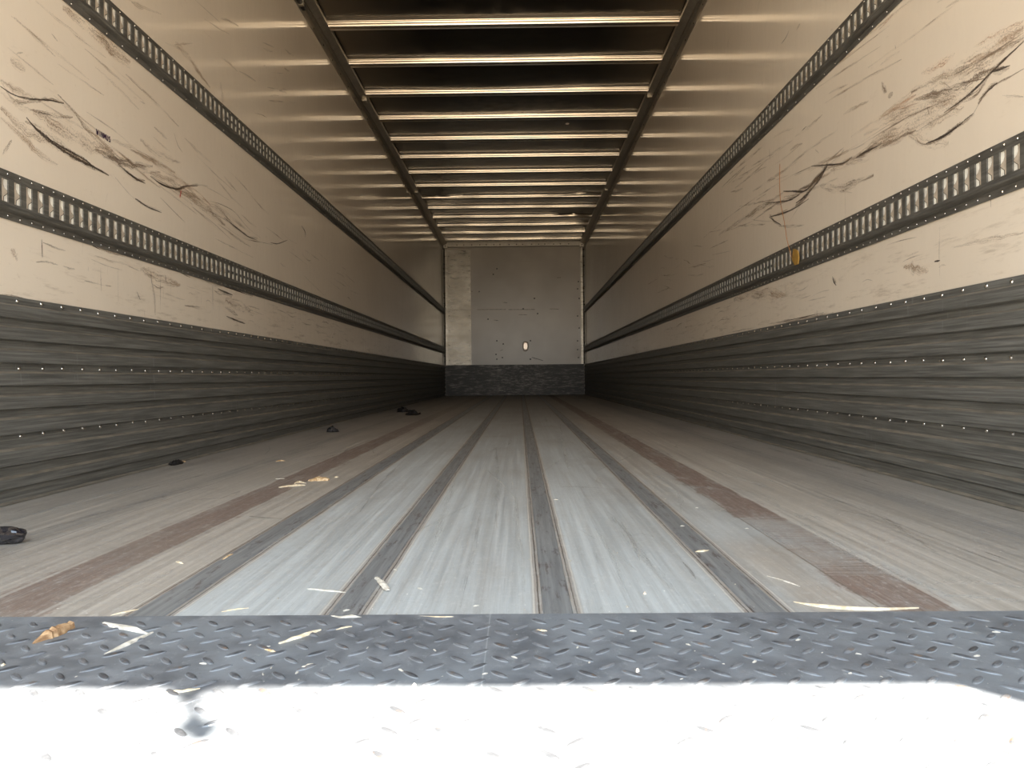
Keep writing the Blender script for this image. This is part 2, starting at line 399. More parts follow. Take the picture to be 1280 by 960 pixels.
# ------------------------------------------------------------------ the side walls with the scuffs rubbed onto them
RM = random.Random(5)
def stroke(mb, side, pts, w, mi, lift=[0]):
    """pts are (y, z) on the wall; w is the width in metres"""
    lift[0] = (lift[0]+1) % 37
    d = .0004+.00003*lift[0]
    P = spline(pts, 4); n = len(P); acc = RM.random()*20; rows = []
    for i, p in enumerate(P):
        t = P[min(i+1, n-1)]-P[max(i-1, 0)]; L = np.linalg.norm(t)+1e-9; nrm = np.array([-t[1], t[0]])/L
        if i: acc += np.linalg.norm(P[i]-P[i-1])
        s_ = min(1, .35+2.2*min(i, n-1-i)/n); hw = w*s_*(.8+.4*RM.random())/2
        rows.append((p-nrm*hw, p+nrm*hw, acc))
    for a, b in zip(rows, rows[1:]):
        q = [a[0], b[0], b[1], a[1]]; uvs = [(a[2], 0), (b[2], 0), (b[2], 1), (a[2], 1)]
        pts3 = [(side*(W-d), p[0], p[1]) for p in q]
        if side > 0: pts3 = pts3[::-1]; uvs = uvs[::-1]
        mb.quad(pts3, mi, uvs)
def scuff(mb, side, pts, w, kind):
    if kind == 'b':
        stroke(mb, side, pts, w*1.15, 1); stroke(mb, side, pts, w*.5, 1)
        if w > .009: stroke(mb, side, [(p[0]+RM.gauss(0, w*.3), p[1]+RM.gauss(0, w*.6)) for p in pts], w*2.2, 2)
    elif w > .011: stroke(mb, side, pts, w*2.0, FAC[kind])
    else: stroke(mb, side, pts, w*1.3, FAC[kind])
def onwall(side, pl, ox, oy, s_):
    return [tuple(at(ox+a/s_, oy+b/s_, 0, side*W)[1:]) for a, b in pl]
FAC = dict(b=1, g=2, f=3, o=4)
def wallmesh(side, name):
    mb = MB()
    if side < 0: mb.box((-W-.06, 0, 0), (-W, DEP, HC+.05))
    else: mb.box((W, 0, 0), (W+.06, DEP, HC+.05))
    return mb

left = wallmesh(-1, 'wall_left')
LS = [  # zoom of the photograph at 3.2x from (0, 0)
 ('b', .011, [(0, 345), (60, 382), (130, 398), (200, 402), (255, 415)]), ('b', .017, [(105, 470), (140, 512), (190, 555), (250, 600), (310, 636), (370, 666), (435, 702)]),
 ('b', .012, [(190, 552), (260, 595), (330, 632), (380, 672)]), ('g', .016, [(120, 440), (200, 460), (290, 470)]), ('b', .006, [(150, 448), (210, 462)]),
 ('g', .014, [(230, 378), (300, 450), (340, 510), (400, 570), (450, 620), (500, 680), (540, 710)]), ('b', .013, [(470, 655), (510, 690), (545, 715), (580, 733)]),
 ('g', .03, [(380, 600), (450, 635), (520, 655), (610, 665)]), ('g', .02, [(430, 625), (500, 650), (570, 680), (640, 690)]),
 ('b', .012, [(600, 705), (650, 740), (710, 756), (740, 745), (790, 744)]), ('g', .008, [(740, 745), (800, 740), (832, 746)]),
 ('g', .008, [(460, 710), (520, 780), (580, 825), (645, 850)]), ('b', .011, [(540, 795), (590, 828), (645, 850)]),
 ('f', .03, [(0, 430), (100, 520), (200, 560), (300, 640)]), ('f', .05, [(130, 450), (250, 520), (350, 580), (450, 600)]), ('f', .02, [(0, 370), (80, 430), (120, 440)]),
 ('f', .02, [(0, 320), (60, 360), (160, 400)]), ('f', .02, [(0, 470), (80, 540), (160, 620), (230, 660)]),
 ('o', .012, [(700, 710), (780, 760), (850, 830)]), ('g', .01, [(790, 820), (850, 852), (905, 883), (950, 920)]), ('b', .012, [(895, 870), (950, 915), (990, 945), (1030, 962)]),
 ('b', .009, [(1080, 970), (1110, 975), (1150, 960)]), ('g', .008, [(860, 865), (920, 920), (980, 955), (1050, 970), (1090, 978)]),
 ('g', .007, [(840, 805), (890, 820), (940, 850), (990, 910), (1040, 950)]), ('f', .03, [(700, 760), (800, 800), (900, 850), (1000, 930)]),
 ('f', .025, [(520, 600), (620, 650), (720, 720), (800, 800)]), ('f', .04, [(600, 690), (700, 740), (820, 830), (900, 900)]), ('g', .006, [(640, 790), (700, 850), (740, 890)]),
 ('f', .02, [(450, 560), (560, 610), (700, 690)]), ('g', .005, [(780, 0), (830, 45), (880, 90)]), ('f', .03, [(700, 170), (760, 240), (840, 350)]),
 ('f', .05, [(250, 30), (400, 150), (520, 250)]), ('f', .03, [(350, 110), (450, 210), (520, 270)]), ('g', .008, [(205, 135), (230, 165)]), ('f', .03, [(40, 240), (100, 280)]),
 ('g', .008, [(65, 215), (90, 210)]), ('g', .010, [(560, 405), (580, 415)]), ('g', .006, [(420, 815), (430, 770)]), ('g', .006, [(695, 530), (710, 580), (730, 610)]),
 ('f', .03, [(560, 560), (640, 620), (720, 650)]), ('g', .004, [(885, 570), (888, 650)]), ('f', .03, [(880, 330), (890, 400), (870, 460)]),
 ('g', .012, [(10, 620), (45, 560)]), ('b', .010, [(1205, 905), (1218, 925), (1220, 950)]), ('g', .012, [(1215, 915), (1225, 940)]), ('g', .005, [(660, 650), (666, 700)])]
for k_, w_, pl in LS: scuff(left, -1, onwall(-1, pl, 0, 0, 3.2), w_, k_)
LS2 = [  # zoom from (0, 200): the strip between the lower rail and the kick plate
 ('b', .006, [(165, 318), (168, 390)]), ('g', .010, [(400, 430), (405, 530)]), ('g', .006, [(470, 430), (472, 570)]), ('b', .005, [(545, 525), (560, 560)]),
 ('g', .014, [(600, 450), (615, 540), (620, 620)]), ('g', .008, [(640, 470), (640, 600)]), ('b', .005, [(660, 460), (664, 490)]), ('g', .012, [(850, 500), (852, 600)]),
 ('b', .014, [(870, 515), (930, 540)]), ('b', .012, [(905, 625), (980, 655)]), ('g', .02, [(900, 590), (950, 620)]), ('g', .015, [(935, 600), (955, 680)]),
 ('b', .010, [(800, 475), (860, 492), (940, 520), (1010, 545)]), ('g', .012, [(370, 345), (450, 370), (560, 395)]), ('b', .006, [(365, 340), (400, 358)]),
 ('g', .008, [(720, 450), (760, 470)]), ('g', .01, [(0, 540), (50, 545), (120, 560)]), ('g', .008, [(180, 570), (260, 590)]), ('b', .006, [(200, 575), (250, 590)]),
 ('f', .03, [(40, 360), (70, 400)]), ('g', .004, [(575, 600), (580, 640)]), ('f', .04, [(560, 440), (640, 470), (720, 500)]), ('f', .05, [(900, 560), (1000, 600)])]
for k_, w_, pl in LS2: scuff(left, -1, onwall(-1, pl, 0, 200, 3.2), w_, k_)
def fans(mb, side, y0, y1, z0, z1, slope, n, mats, lmin, lmax, w0, w1, sd):
    for _ in range(n):
        y = RM.uniform(y0, y1); z = RM.uniform(z0, z1); L = RM.uniform(lmin, lmax); s_ = slope+RM.gauss(0, sd)
        stroke(mb, side, [(y, z), (y+L*.5, z+L*.5*s_+RM.gauss(0, .004)), (y+L, z+L*s_)], RM.uniform(w0, w1), FAC[RM.choice(mats)])
fans(left, -1, 1.9, 3.8, 1.0, 1.36, -.10, 30, 'fff', .1, .45, .008, .03, .05)
fans(left, -1, 3.0, 6.0, .92, 1.15, -.06, 22, 'ff', .1, .5, .006, .025, .05)
fans(left, -1, 2.2, 4.5, 1.58, 2.2, .30, 40, 'ff', .05, .3, .006, .03, .12)
fans(left, -1, 2.0, 6.0, .60, .71, 0, 70, 'ffg', .03, .22, .004, .014, .05)
fans(left, -1, 2.2, 5.5, .60, .70, 9, 40, 'fg', .002, .009, .002, .005, 3)
# the small inked word on the left wall, six block letters
gl = {'W': [[(0, 1), (.25, 0), (.5, .7), (.75, 0), (1, 1)]], 'I': [[(.5, 1), (.5, 0)]], 'N': [[(0, 0), (0, 1), (.9, 0), (.9, 1)]],
      'M': [[(0, 0), (0, 1), (.45, .3), (.9, 1), (.9, 0)]], 'U': [[(0, 1), (0, .15), (.4, 0), (.8, .15), (.8, 1)]], 'S': [[(.8, .95), (.1, .85), (.1, .55), (.8, .45), (.8, .1), (0, .05)]]}
yy = 2.404
for ch in 'WINMUS':
    for pl in gl[ch]:
        for a, b in zip(pl, pl[1:]):
            q0 = np.array([yy+a[0]*.011, 1.086+a[1]*.0175]); q1 = np.array([yy+b[0]*.011, 1.086+b[1]*.0175])
            t = (q1-q0)/np.linalg.norm(q1-q0); nn = np.array([-t[1], t[0]])*.0019
            left.quad([(-W+.0016, *p) for p in (q0-nn, q1-nn, q1+nn, q0+nn)], 5)
    yy += .0145
for a, b in (((2.735, .99), (2.742, 1.006)), ((2.742, 1.006), (2.738, 1.012))):
    q0 = np.array(at(225, 243, 0, -W)[1:]); break
for dy, dz in ((0, 0), (.004, .010), (-.004, -.008)):
    left.quad([(-W+.0016, q0[0]+dy+a, q0[1]+dz+b) for a, b in ((-.003, -.006), (.003, -.005), (.005, .006), (-.001, .007))], 6)
WM = [M['wall'], M['s_black'], M['s_grey'], M['s_faint'], M['s_orange'], M['ink'], M['red']]
struct(left.build('wall_left', WM))

right = wallmesh(1, 'wall_right')
RS = [  # zoom from (880, 0)
 ('b', .022, [(495, 660), (472, 700), (445, 738), (405, 785), (368, 812)]), ('b', .014, [(500, 655), (455, 712), (420, 750)]), ('b', .012, [(430, 665), (495, 660), (555, 652), (592, 630)]), ('g', .018, [(380, 760), (430, 735), (470, 690), (520, 650), (560, 600)]),
 ('b', .012, [(318, 765), (360, 765), (400, 765), (432, 742)]), ('b', .010, [(245, 812), (300, 808), (350, 798), (390, 770)]), ('b', .010, [(262, 868), (300, 858), (360, 835), (420, 795)]),
 ('g', .012, [(200, 880), (300, 810), (380, 780)]), ('b', .010, [(262, 868), (285, 885), (310, 900)]), ('g', .012, [(300, 905), (350, 905), (400, 900)]), ('g', .008, [(340, 890), (400, 800), (440, 740)]),
 ('g', .03, [(465, 745), (500, 752), (545, 755), (600, 730), (680, 700)]), ('g', .006, [(560, 768), (595, 770)]),
 ('b', .010, [(610, 632), (640, 612), (680, 592), (712, 574)]), ('g', .014, [(560, 650), (640, 620), (740, 570), (850, 520)]),
 ('b', .012, [(890, 575), (950, 550), (1010, 510), (1045, 480), (1080, 452)]), ('g', .008, [(1080, 452), (1110, 400), (1150, 350), (1220, 310), (1280, 275)]),
 ('b', .013, [(960, 452), (1030, 402), (1095, 345), (1150, 288), (1200, 240), (1280, 165)]), ('b', .012, [(1100, 400), (1140, 360), (1175, 330)]), ('b', .010, [(1150, 288), (1190, 275), (1225, 262)]),
 ('g', .022, [(840, 400), (900, 385), (990, 362), (1060, 330), (1120, 290), (1200, 270)]), ('g', .016, [(830, 370), (920, 320), (1010, 285), (1060, 262)]),
 ('f', .04, [(640, 540), (760, 470), (860, 430), (1000, 400), (1080, 350)]), ('f', .05, [(620, 620), (760, 540), (900, 480), (1040, 430)]), ('f', .04, [(700, 480), (860, 360), (1000, 300), (1140, 230), (1280, 150)]),
 ('g', .010, [(600, 600), (760, 500), (900, 430), (1000, 390)]), ('g', .008, [(770, 480), (880, 430), (980, 350), (1140, 310)]), ('g', .010, [(860, 520), (960, 460), (1080, 370)]), ('g', .008, [(1000, 300), (1130, 230), (1280, 130)]),
 ('f', .04, [(1040, 260), (1160, 190), (1280, 110)]), ('g', .012, [(1050, 300), (1180, 210), (1280, 150)]), ('f', .03, [(820, 540), (900, 575), (980, 570)]), ('g', .006, [(815, 540), (870, 575), (910, 575)]),
 ('o', .014, [(590, 548), (660, 500), (720, 462), (790, 415), (850, 378)]), ('o', .020, [(870, 295), (935, 262), (1005, 215)]), ('o', .016, [(1080, 190), (1170, 138), (1280, 82)]), ('o', .012, [(1130, 200), (1200, 160), (1280, 110)]),
 ('o', .01, [(730, 450), (800, 430), (860, 410)]), ('g', .010, [(430, 668), (500, 640), (560, 590)]), ('g', .008, [(0, 950), (110, 860), (210, 790), (320, 720), (430, 665)]), ('f', .03, [(60, 940), (200, 850), (320, 770)]),
 ('g', .008, [(1195, 383), (1240, 385), (1280, 387)]), ('g', .02, [(712, 330), (720, 355), (732, 368)]), ('g', .006, [(895, 430), (903, 462)]), ('o', .01, [(815, 500), (820, 520)]), ('g', .006, [(945, 325), (970, 340), (992, 358)]),
 ('b', .006, [(392, 523), (410, 505)]), ('b', .005, [(262, 595), (264, 640)]), ('g', .004, [(565, 770), (566, 870)]), ('b', .006, [(310, 175), (328, 150), (340, 122)]), ('g', .006, [(765, 180), (768, 195)]),
 ('b', .004, [(235, 325), (232, 345)]), ('g', .005, [(100, 150), (95, 190)]), ('o', .01, [(700, 120), (760, 55)]), ('f', .012, [(370, 120), (385, 95)]), ('g', .008, [(445, 598), (460, 612)]), ('g', .004, [(520, 660), (522, 700)])]
for k_, w_, pl in RS: scuff(right, 1, onwall(1, pl, 880, 0, 3.2), w_, k_)
RS2 = [('b', .012, [(515, 465), (520, 485), (530, 502)]), ('b', .008, [(922, 407), (945, 402)]), ('g', .004, [(945, 260), (942, 380), (945, 470)]), ('g', .006, [(325, 490), (330, 550)]), ('b', .004, [(453, 600), (453, 640)]),
       ('g', .012, [(260, 655), (360, 640), (520, 610)]), ('b', .004, [(290, 652), (480, 610)]), ('g', .01, [(100, 690), (200, 670)]), ('f', .03, [(800, 430), (900, 440)]), ('g', .006, [(740, 405), (745, 412)]), ('f', .05, [(120, 560), (240, 530), (330, 540)]),
       ('g', .005, [(1148, 120), (1150, 190)]), ('f', .012, [(1000, 350), (1140, 320), (1280, 290)]), ('g', .006, [(455, 470), (460, 500)])]
for k_, w_, pl in RS2: scuff(right, 1, onwall(1, pl, 880, 200, 3.2), w_, k_)
fans(right, 1, 1.9, 4.0, 1.0, 1.40, .10, 40, 'ff', .1, .6, .008, .032, .06)
fans(right, 1, 3.2, 6.5, .92, 1.2, .10, 28, 'ff', .1, .5, .006, .025, .07)
fans(right, 1, 2.0, 5.0, 1.6, 2.4, -.5, 18, 'f', .05, .2, .003, .007, .2)
fans(right, 1, 2.0, 6.0, .60, .72, 0, 55, 'ffg', .03, .2, .004, .012, .05)
q0 = at(880+748/3.2, 380/3.2, 0, W)
right.quad([(W-.0016, q0[1]+.016*math.cos(t), q0[2]+.009*math.sin(t)) for t in [2*math.pi*i/12 for i in range(12)]], 2, [(i*.7, .5) for i in range(12)])
struct(right.build('wall_right', WM))

# ------------------------------------------------------------------ bulkhead, ceiling, floor
mb = MB(); mb.box((-W-.06, DEP, -.03), (W+.06, DEP+.06, HC+.05))
for x0, z0, x1, z1 in ((-.66, 1.505, -.15, 1.503), (-.10, 1.50, .36, 1.497), (.62, 1.505, .78, 1.50), (-.8, 1.82, -.72, 1.825), (-.2, 1.63, -.12, 1.62), (.08, 1.41, .22, 1.405),
                       (-.36, 1.32, -.28, 1.31), (.30, .66, .5, .60), (-.25, .78, -.2, .80), (.75, 2.05, .82, 2.05)):
    mb.quad([(x0, DEP-.0006, z0-.008), (x1, DEP-.0006, z1-.008), (x1, DEP-.0006, z1+.008), (x0, DEP-.0006, z0+.008)], 1, [(x0*3, 0), (x1*3, 0), (x1*3, 1), (x0*3, 1)])
struct(mb.build('wall_front', [M['back'], M['s_black']]))
mb = MB()
nx, ny = 40, 130
rows = []
for j in range(ny+1):
    y = DEP*j/ny; row = []
    for i in range(nx+1):
        x = -W+2*W*i/nx
        dent = 0
        for cx_, cy_, r_, a_ in ((.95, 11.3, .35, .022), (-1.0, 10.05, .30, .018), (1.0, 12.1, .3, .015), (.2, 12.7, .6, .012), (-.6, 12.9, .5, .012), (-.4, 6.6, .6, .008), (.1, 6.0, .8, .008)):
            dent += a_*math.exp(-((x-cx_)**2+(y-cy_)**2)/r_**2)
        row.append((x, y, HC-dent))
    rows.append(row)
mb.grid(rows, 0)
mb.box((-W-.06, 0, HC+.03), (W+.06, DEP+.06, HC+.06))
struct(mb.build('ceiling', M['ceil'], smooth=True))
fl = MB(); fl.box((-W-.06, YF+.0015, -.03), (W+.06, DEP, 0))
def fstroke(pts, w, mi, lift=[0]):
    lift[0] = (lift[0]+1) % 17; z = .00015+.00001*lift[0]
    P = spline(pts, 4); n = len(P); acc = RM.random()*20; rows = []
    for i, p in enumerate(P):
        t = P[min(i+1, n-1)]-P[max(i-1, 0)]; L = np.linalg.norm(t)+1e-9; nrm = np.array([-t[1], t[0]])/L
        if i: acc += np.linalg.norm(P[i]-P[i-1])
        hw = w*min(1, .3+2.5*min(i, n-1-i)/n)/2; rows.append((p-nrm*hw, p+nrm*hw, acc))
    for a, b in zip(rows, rows[1:]):
        if min(a[0][1], a[1][1], b[0][1], b[1][1]) < YF+.004: continue
        fl.quad([(*a[0], z), (*b[0], z), (*b[1], z), (*a[1], z)], mi, [(a[2], 0), (b[2], 0), (b[2], 1), (a[2], 1)])
FM = dict(k=1, g=2, p=3, o=4)
for k_, w_, pl in (
 ('g', .05, [(695, 609), (720, 608.5), (750, 610)]), ('g', .022, [(788, 670), (803, 667), (818, 671)]), ('k', .010, [(853, 702), (862, 712), (870, 724)]), ('g', .008, [(845, 692), (852, 700)]),
 ('g', .008, [(736, 614), (760, 617), (784, 621)]), ('p', .05, [(810, 590), (850, 605), (905, 612)]), ('p', .03, [(840, 610), (850, 622), (852, 640)]), ('p', .03, [(870, 636), (890, 638), (908, 636)]),
 ('p', .06, [(880, 585), (930, 600), (970, 612)]), ('p', .05, [(915, 610), (960, 622), (975, 634)]), ('p', .05, [(1000, 655), (1060, 690), (1110, 715), (1190, 745)]), ('p', .04, [(930, 650), (980, 680), (1010, 690)]),
 ('p', .07, [(1170, 730), (1220, 725), (1280, 735)]), ('p', .05, [(1180, 745), (1240, 748), (1280, 752)]), ('p', .04, [(0, 615), (80, 600), (160, 590)]), ('p', .05, [(0, 655), (60, 638), (120, 622), (200, 600)]),
 ('p', .03, [(40, 612), (120, 600), (170, 596)]), ('g', .05, [(60, 660), (160, 632), (260, 606)]), ('g', .03, [(80, 640), (180, 612), (290, 585)]), ('p', .10, [(360, 538), (395, 536), (425, 536)]),
 ('p', .14, [(478, 521), (498, 518.5), (512, 518)]), ('g', .03, [(245, 613), (262, 611), (275, 612)]), ('g', .05, [(240, 625), (280, 622), (300, 614)]), ('p', .02, [(60, 750), (90, 753), (135, 742)]),
 ('p', .04, [(150, 735), (180, 728), (215, 712)]), ('p', .02, [(170, 765), (190, 758), (205, 762)]), ('g', .06, [(960, 560), (1010, 575), (1100, 600)]), ('g', .05, [(1080, 600), (1160, 630), (1250, 655)]),
 ('g', .04, [(1020, 620), (1090, 640), (1170, 690)]), ('k', .012, [(1230, 690), (1260, 700)]), ('g', .02, [(880, 545), (920, 560), (960, 566)]), ('p', .03, [(700, 530), (705, 560), (712, 590)]),
 ('g', .03, [(620, 560), (622, 600), (621, 660)]), ('g', .02, [(600, 640), (590, 700), (575, 760)]), ('p', .03, [(640, 600), (650, 680), (655, 740)]), ('g', .04, [(760, 640), (800, 690), (850, 745)]),
 ('g', .015, [(775, 650), (790, 676), (800, 700)]), ('p', .04, [(540, 690), (555, 640), (570, 590)]), ('g', .012, [(745, 692), (748, 703)]), ('g', .02, [(450, 640), (480, 600), (510, 570)]),
 ('k', .006, [(200, 583), (300, 559), (400, 535.5)]), ('k', .006, [(1000, 564), (1100, 590), (1200, 616)])):
    fstroke([tuple(at(a, b, 2, 0)[:2]) for a, b in pl], w_, FM[k_])
for _ in range(60):                                          # drag marks, mostly along the load direction
    x = RM.uniform(-1.15, 1.15); y_ = 1.05+6*RM.random()**1.6; L = RM.uniform(.1, .7); a = RM.gauss(0, .12) if RM.random() < .85 else RM.uniform(-1.2, 1.2)
    L *= 1 if abs(a) < .4 else .4
    fstroke([(x, y_), (x+L*.5*math.sin(a)+RM.gauss(0, .01), y_+L*.5*math.cos(a)), (x+L*math.sin(a), y_+L*math.cos(a))], RM.uniform(.004, .035), FM[RM.choice('gppp')])
for px, py, ra, rb, mi in ((1010, 646, .026, .05, 3), (1002, 657, .02, .01, 3)):
    g_ = at(px, py, 2, 0); fl.quad([(g_[0]+ra*math.cos(t), g_[1]+rb*math.sin(t), .0004) for t in [2*math.pi*i/14 for i in range(14)]], mi, [(.5*math.cos(t), .5+.3*math.sin(t)) for t in [2*math.pi*i/14 for i in range(14)]])
struct(fl.build('floor', [M['floor'], M['f_dark'], M['f_grey'], M['s_pale'], M['s_orange']]))

# rear portal: header and posts stand at the open end behind the camera and cast the shade on the sill
mb = MB()
mb.box((-W-.12, 0, 2.56), (W+.12, .05, HC+.10)); mb.box((-W-.12, 0, 0), (-W-.0005, .05, 2.56)); mb.box((W+.0005, 0, 0), (W+.12, .05, 2.56))
mb.box((-W-.12, -.06, -.18), (W+.12, -.002, -.004))
struct(mb.build('door_1', M['paint']))

# ------------------------------------------------------------------ sill plate with raised lugs
mb = MB()
mb.box((-W+.001, 0, -.03), (W-.001, YF, .004))
P1, P2 = .0458, .0429
def lug(cx, cyy, ang):
    L, wd_, h = .0140, .0043, .0020
    u = (math.cos(ang), math.sin(ang)); w = (-u[1], u[0]); n = 10
    rows = []
    for s_, hh in ((1, 0), (.84, .5), (.40, 1)):
        r = []
        for i in range(n):
            t = 2*math.pi*i/n; a = math.cos(t)*L*(s_ if s_ > .5 else .62); b = math.sin(t)*wd_*s_
            r.append((cx+u[0]*a+w[0]*b, cyy+u[1]*a+w[1]*b, .004+h*hh))
        rows.append(r)
    mb.grid(rows[:2], 0, closed=True); mb.grid(rows[1:], 1, closed=True); mb.quad(rows[-1], 1)
x00, y00 = .0851, .8583
for j in range(-20, 5):
    for i in range(-30, 27):
        for k_, (dx, dy, an) in enumerate(((0, 0, .78), (.5, .5, -.78))):
            X = x00+(i+dx)*P1; Y = y00+(j+dy)*P2
            if abs(X) < W-.02 and .015 < Y < YF-.014: lug(X, Y, an+random.gauss(0, .03))
thing(mb.build('sill_plate', [M['tread'], M['lug']], smooth=True, sharp=50), 'grey steel chequer plate with raised diagonal lugs at the open end of the floor', 'threshold plate')

# ------------------------------------------------------------------ steel strips in the floor
names = ['steel floor strip on the left, between the brown-stained planks and the pale lane', 'steel floor strip just left of the middle with the pale chip lying on it',
         'steel floor strip nearest the middle, running to the right of the centre planks', 'steel floor strip on the right, last before the brown-stained planks']
for (x0, w), lab in zip(STRIPS, names):
    mb = MB(); h = w/2
    prof = [(-h, .0002), (-h+.002, .0016), (h-.002, .0016), (h, .0002)]
    ys = [YF+.002, 2.5, 5, 8, DEP-.04]
    mb.grid([[(x0+a, y, z) for a, z in prof] for y in ys], 0, flip=True)
    o = mb.build('floor_strip', M['strip']); fixnormals(o)
    thing(o, lab, 'metal strip', 'steel strips along the floor')

# ------------------------------------------------------------------ rivets
rv = MB(); rv.dome((0, 0, 0), (1, 0, 0), 1, .62, n=8); RIV = {}
def rivet_mesh(mat, name='rivet'):
    if mat.name not in RIV:
        o = rv.build(name, mat, smooth=True); RIV[mat.name] = o.data; bpy.data.objects.remove(o)
    return RIV[mat.name]
def rivets(parent, pts, normal_sign, r, mat, n_individual, name='rivet', axis='x'):
    """pts: world positions; the nearest n_individual are parts, the others one 'stuff' part"""
    me = rivet_mesh(mat)
    pts = sorted(pts, key=lambda p: (p[1] < 1.85, p[1]))
    for p in pts[:n_individual]:
        o = bpy.data.objects.new(name, me); COL.objects.link(o); o.parent = parent
        o.location = p; o.scale = (r*normal_sign, r, r)
        if axis == 'y': o.rotation_euler = (0, 0, -math.pi/2); o.scale = (r, r, r)
    rest = pts[n_individual:]
    if rest:
        m_ = MB()
        for p in rest: m_.dome(p, (normal_sign, 0, 0) if axis == 'x' else (0, -1, 0), r, r*.62, n=6)
        o = m_.build('rivet_rows', mat, parent, smooth=True); o['kind'] = 'stuff'

# ------------------------------------------------------------------ corrugated kick plates
LED = [.512, .455, .396, .337, .277, .218, .138, .067]
def kick(side, name, lab):
    pr = [(.5345, .0018), (.5343, .006), (.515, .006)]         # (z, distance from the wall)
    mt = [0, 0]
    for i, z in enumerate(LED):
        nz = LED[i+1] if i+1 < len(LED) else .0
        pr += [(z-.003, .020)]; mt.append(1)                  # dusty ledge sloping out
        gap = z-nz
        if i+1 < len(LED):
            f = .034 if gap < .07 else .040
            pr += [(z-f, .021), (z-f-.004, .007), (nz+.003, .007)]; mt += [0, 0, 0]
        else:
            pr += [(.040, .021), (.034, .012), (.006, .012), (.0015, .026)]; mt += [0, 0, 0, 1]
    mb = MB(); ys = [0.02]+[.6*k for k in range(1, 22)]+[DEP-.012]
    rows = []
    for y in ys: rows.append([(side*(W-d+RM.uniform(-.0008, .0008)*(d > .005)), y, z) for z, d in pr])
    mb.grid(rows, mt, flip=(side > 0))
    o = mb.build(name, [M['kick'], M['dust']])
    for z in (.524, .3475, .170):
        pass
    thing(o, lab, 'kick plate', 'corrugated kick plates along the side walls')
    pts = []
    for z, d in ((.5235, .0062), (.347, .0073), (.170, .0073)):
        y = .055 + (0 if side < 0 else -.014)
        while y < DEP-.1: pts.append((side*(W-d), y+RM.uniform(-.004, .004), z+RM.uniform(-.0015, .0015))); y += .0975
    rivets(o, pts, -side, .0060, M['rivet'], 99)
    return o
kick(-1, 'kick_plate', 'dark corrugated metal kick plate with rivet rows along the foot of the left wall')
kick(1, 'kick_plate', 'dark corrugated metal kick plate with rivet rows along the foot of the right wall')

# ------------------------------------------------------------------ slotted load rails
def rail(side, ztop, pitch_top, pitch_bot, y0slot, lab, ph):
    H = .1265
    # offsets below the top edge -> distance from the wall
    a = [(0, .0018), (.0, .003), (.020, .003), (.0265, .0175), (.029, .018)]
    b = [(.0885, .018), (.0935, .018), (.0965, .0155), (.103, .0065), (.106, .004), (H, .004), (H, .0008)]
    b = [(.0870, .018), (.0925, .018), (.0985, .0215), (.1035, .0190), (.1085, .0045), (H, .004), (H, .0018)]
    mb = MB(); ys = [.02, 2, 4, 6, 8, 10, 12, DEP-.012]
    for pr in (a, b): mb.grid([[(side*(W-d), y, ztop-z) for z, d in pr] for y in ys], 0, flip=(side > 0))
    zt, zb = ztop-.029, ztop-.087
    P = .0486; wsl = .0262
    X = side*(W-.018); XI = side*(W-.0150); XT = side*(W-.0160); XB = side*(W-.0140)
    def q(p, m):
        mb.quad(p if side < 0 else p[::-1], m)
    def face(x, y0, y1, za, zb_, m): q([(x, y0, zb_), (x, y1, zb_), (x, y1, za), (x, y0, za)], m)
    n0 = math.ceil((.03-y0slot)/P); y = y0slot+n0*P; last = .02
    while y+wsl < DEP-.03:
        face(X, last, y, zt, zb, 0)
        # inner edges of the slot
        for (ya, za, yb, zc) in ((y, zb, y, zt), (y+wsl, zt, y+wsl, zb), (y, zt, y+wsl, zt), (y+wsl, zb, y, zb)):
            q([(X, ya, za), (X, yb, zc), (XB, yb, zc), (XB, ya, za)], 0)
        face(XB, y, y+wsl, zt, zb, 1)
        hgt = zt-zb
        if y < 3.4:
            wave = [(0, .011), (.10, .0085), (.26, .0085), (.40, .013), (.52, .0235), (.60, .024), (.68, .018), (.78, .0095), (.9, .0085), (1, .0085)]
            for k in range(len(wave)-1):
                (t0, w0), (t1, w1) = wave[k], wave[k+1]
                q([(XT, y, zt-t1*hgt), (XT, y+w1, zt-t1*hgt), (XT, y+w0, zt-t0*hgt), (XT, y, zt-t0*hgt)], 2)
                e0 = .0018 if t0 < .45 else .0034; e1 = .0018 if t1 < .45 else .0034
                x2 = side*(W-.0152)
                q([(x2, y+w1, zt-t1*hgt), (x2, y+w1+e1, zt-t1*hgt), (x2, y+w0+e0, zt-t0*hgt), (x2, y+w0, zt-t0*hgt)], 3)  # dark strip painted along the web edge as its shadow line
        else:
            face(XT, y, y+wsl, zt-.40*hgt, zt-.60*hgt, 0); face(XT, y, y+.007, zt, zb, 2)
        last = y+wsl; y += P
    face(X, last, DEP-.012, zt, zb, 0)
    o = mb.build('load_rail', [M['rail'], M['slot'], M['tab'], M['dark']])
    thing(o, lab, 'load securing rail', 'slotted load rails on the side walls')
    pts = []
    for z, d, p_ in ((.0085, .0032, pitch_top), (.1175, .0042, pitch_bot)):
        y = ph+p_*random.random()
        while y < DEP-.1: pts.append((side*(W-d), y, ztop-z+RM.uniform(-.001, .001))); y += p_
    rivets(o, pts, -side, .0036, M['rivet'], 99)
rail(-1, .8585, .049, .049, 1.981, 'dark slotted steel rail low on the left wall, above the kick plate', .02)
rail(1, .8585, .049, .049, 1.990, 'dark slotted steel rail low on the right wall, with the ochre tag in it', .03)
rail(-1, 1.5480, .0975, .0975, 2.475, 'dark slotted steel rail high on the left wall, above the scuffed panel', .05)
rail(1, 1.5480, .0975, .0975, 2.480, 'dark slotted steel rail high on the right wall, above the scuffed panel', .04)

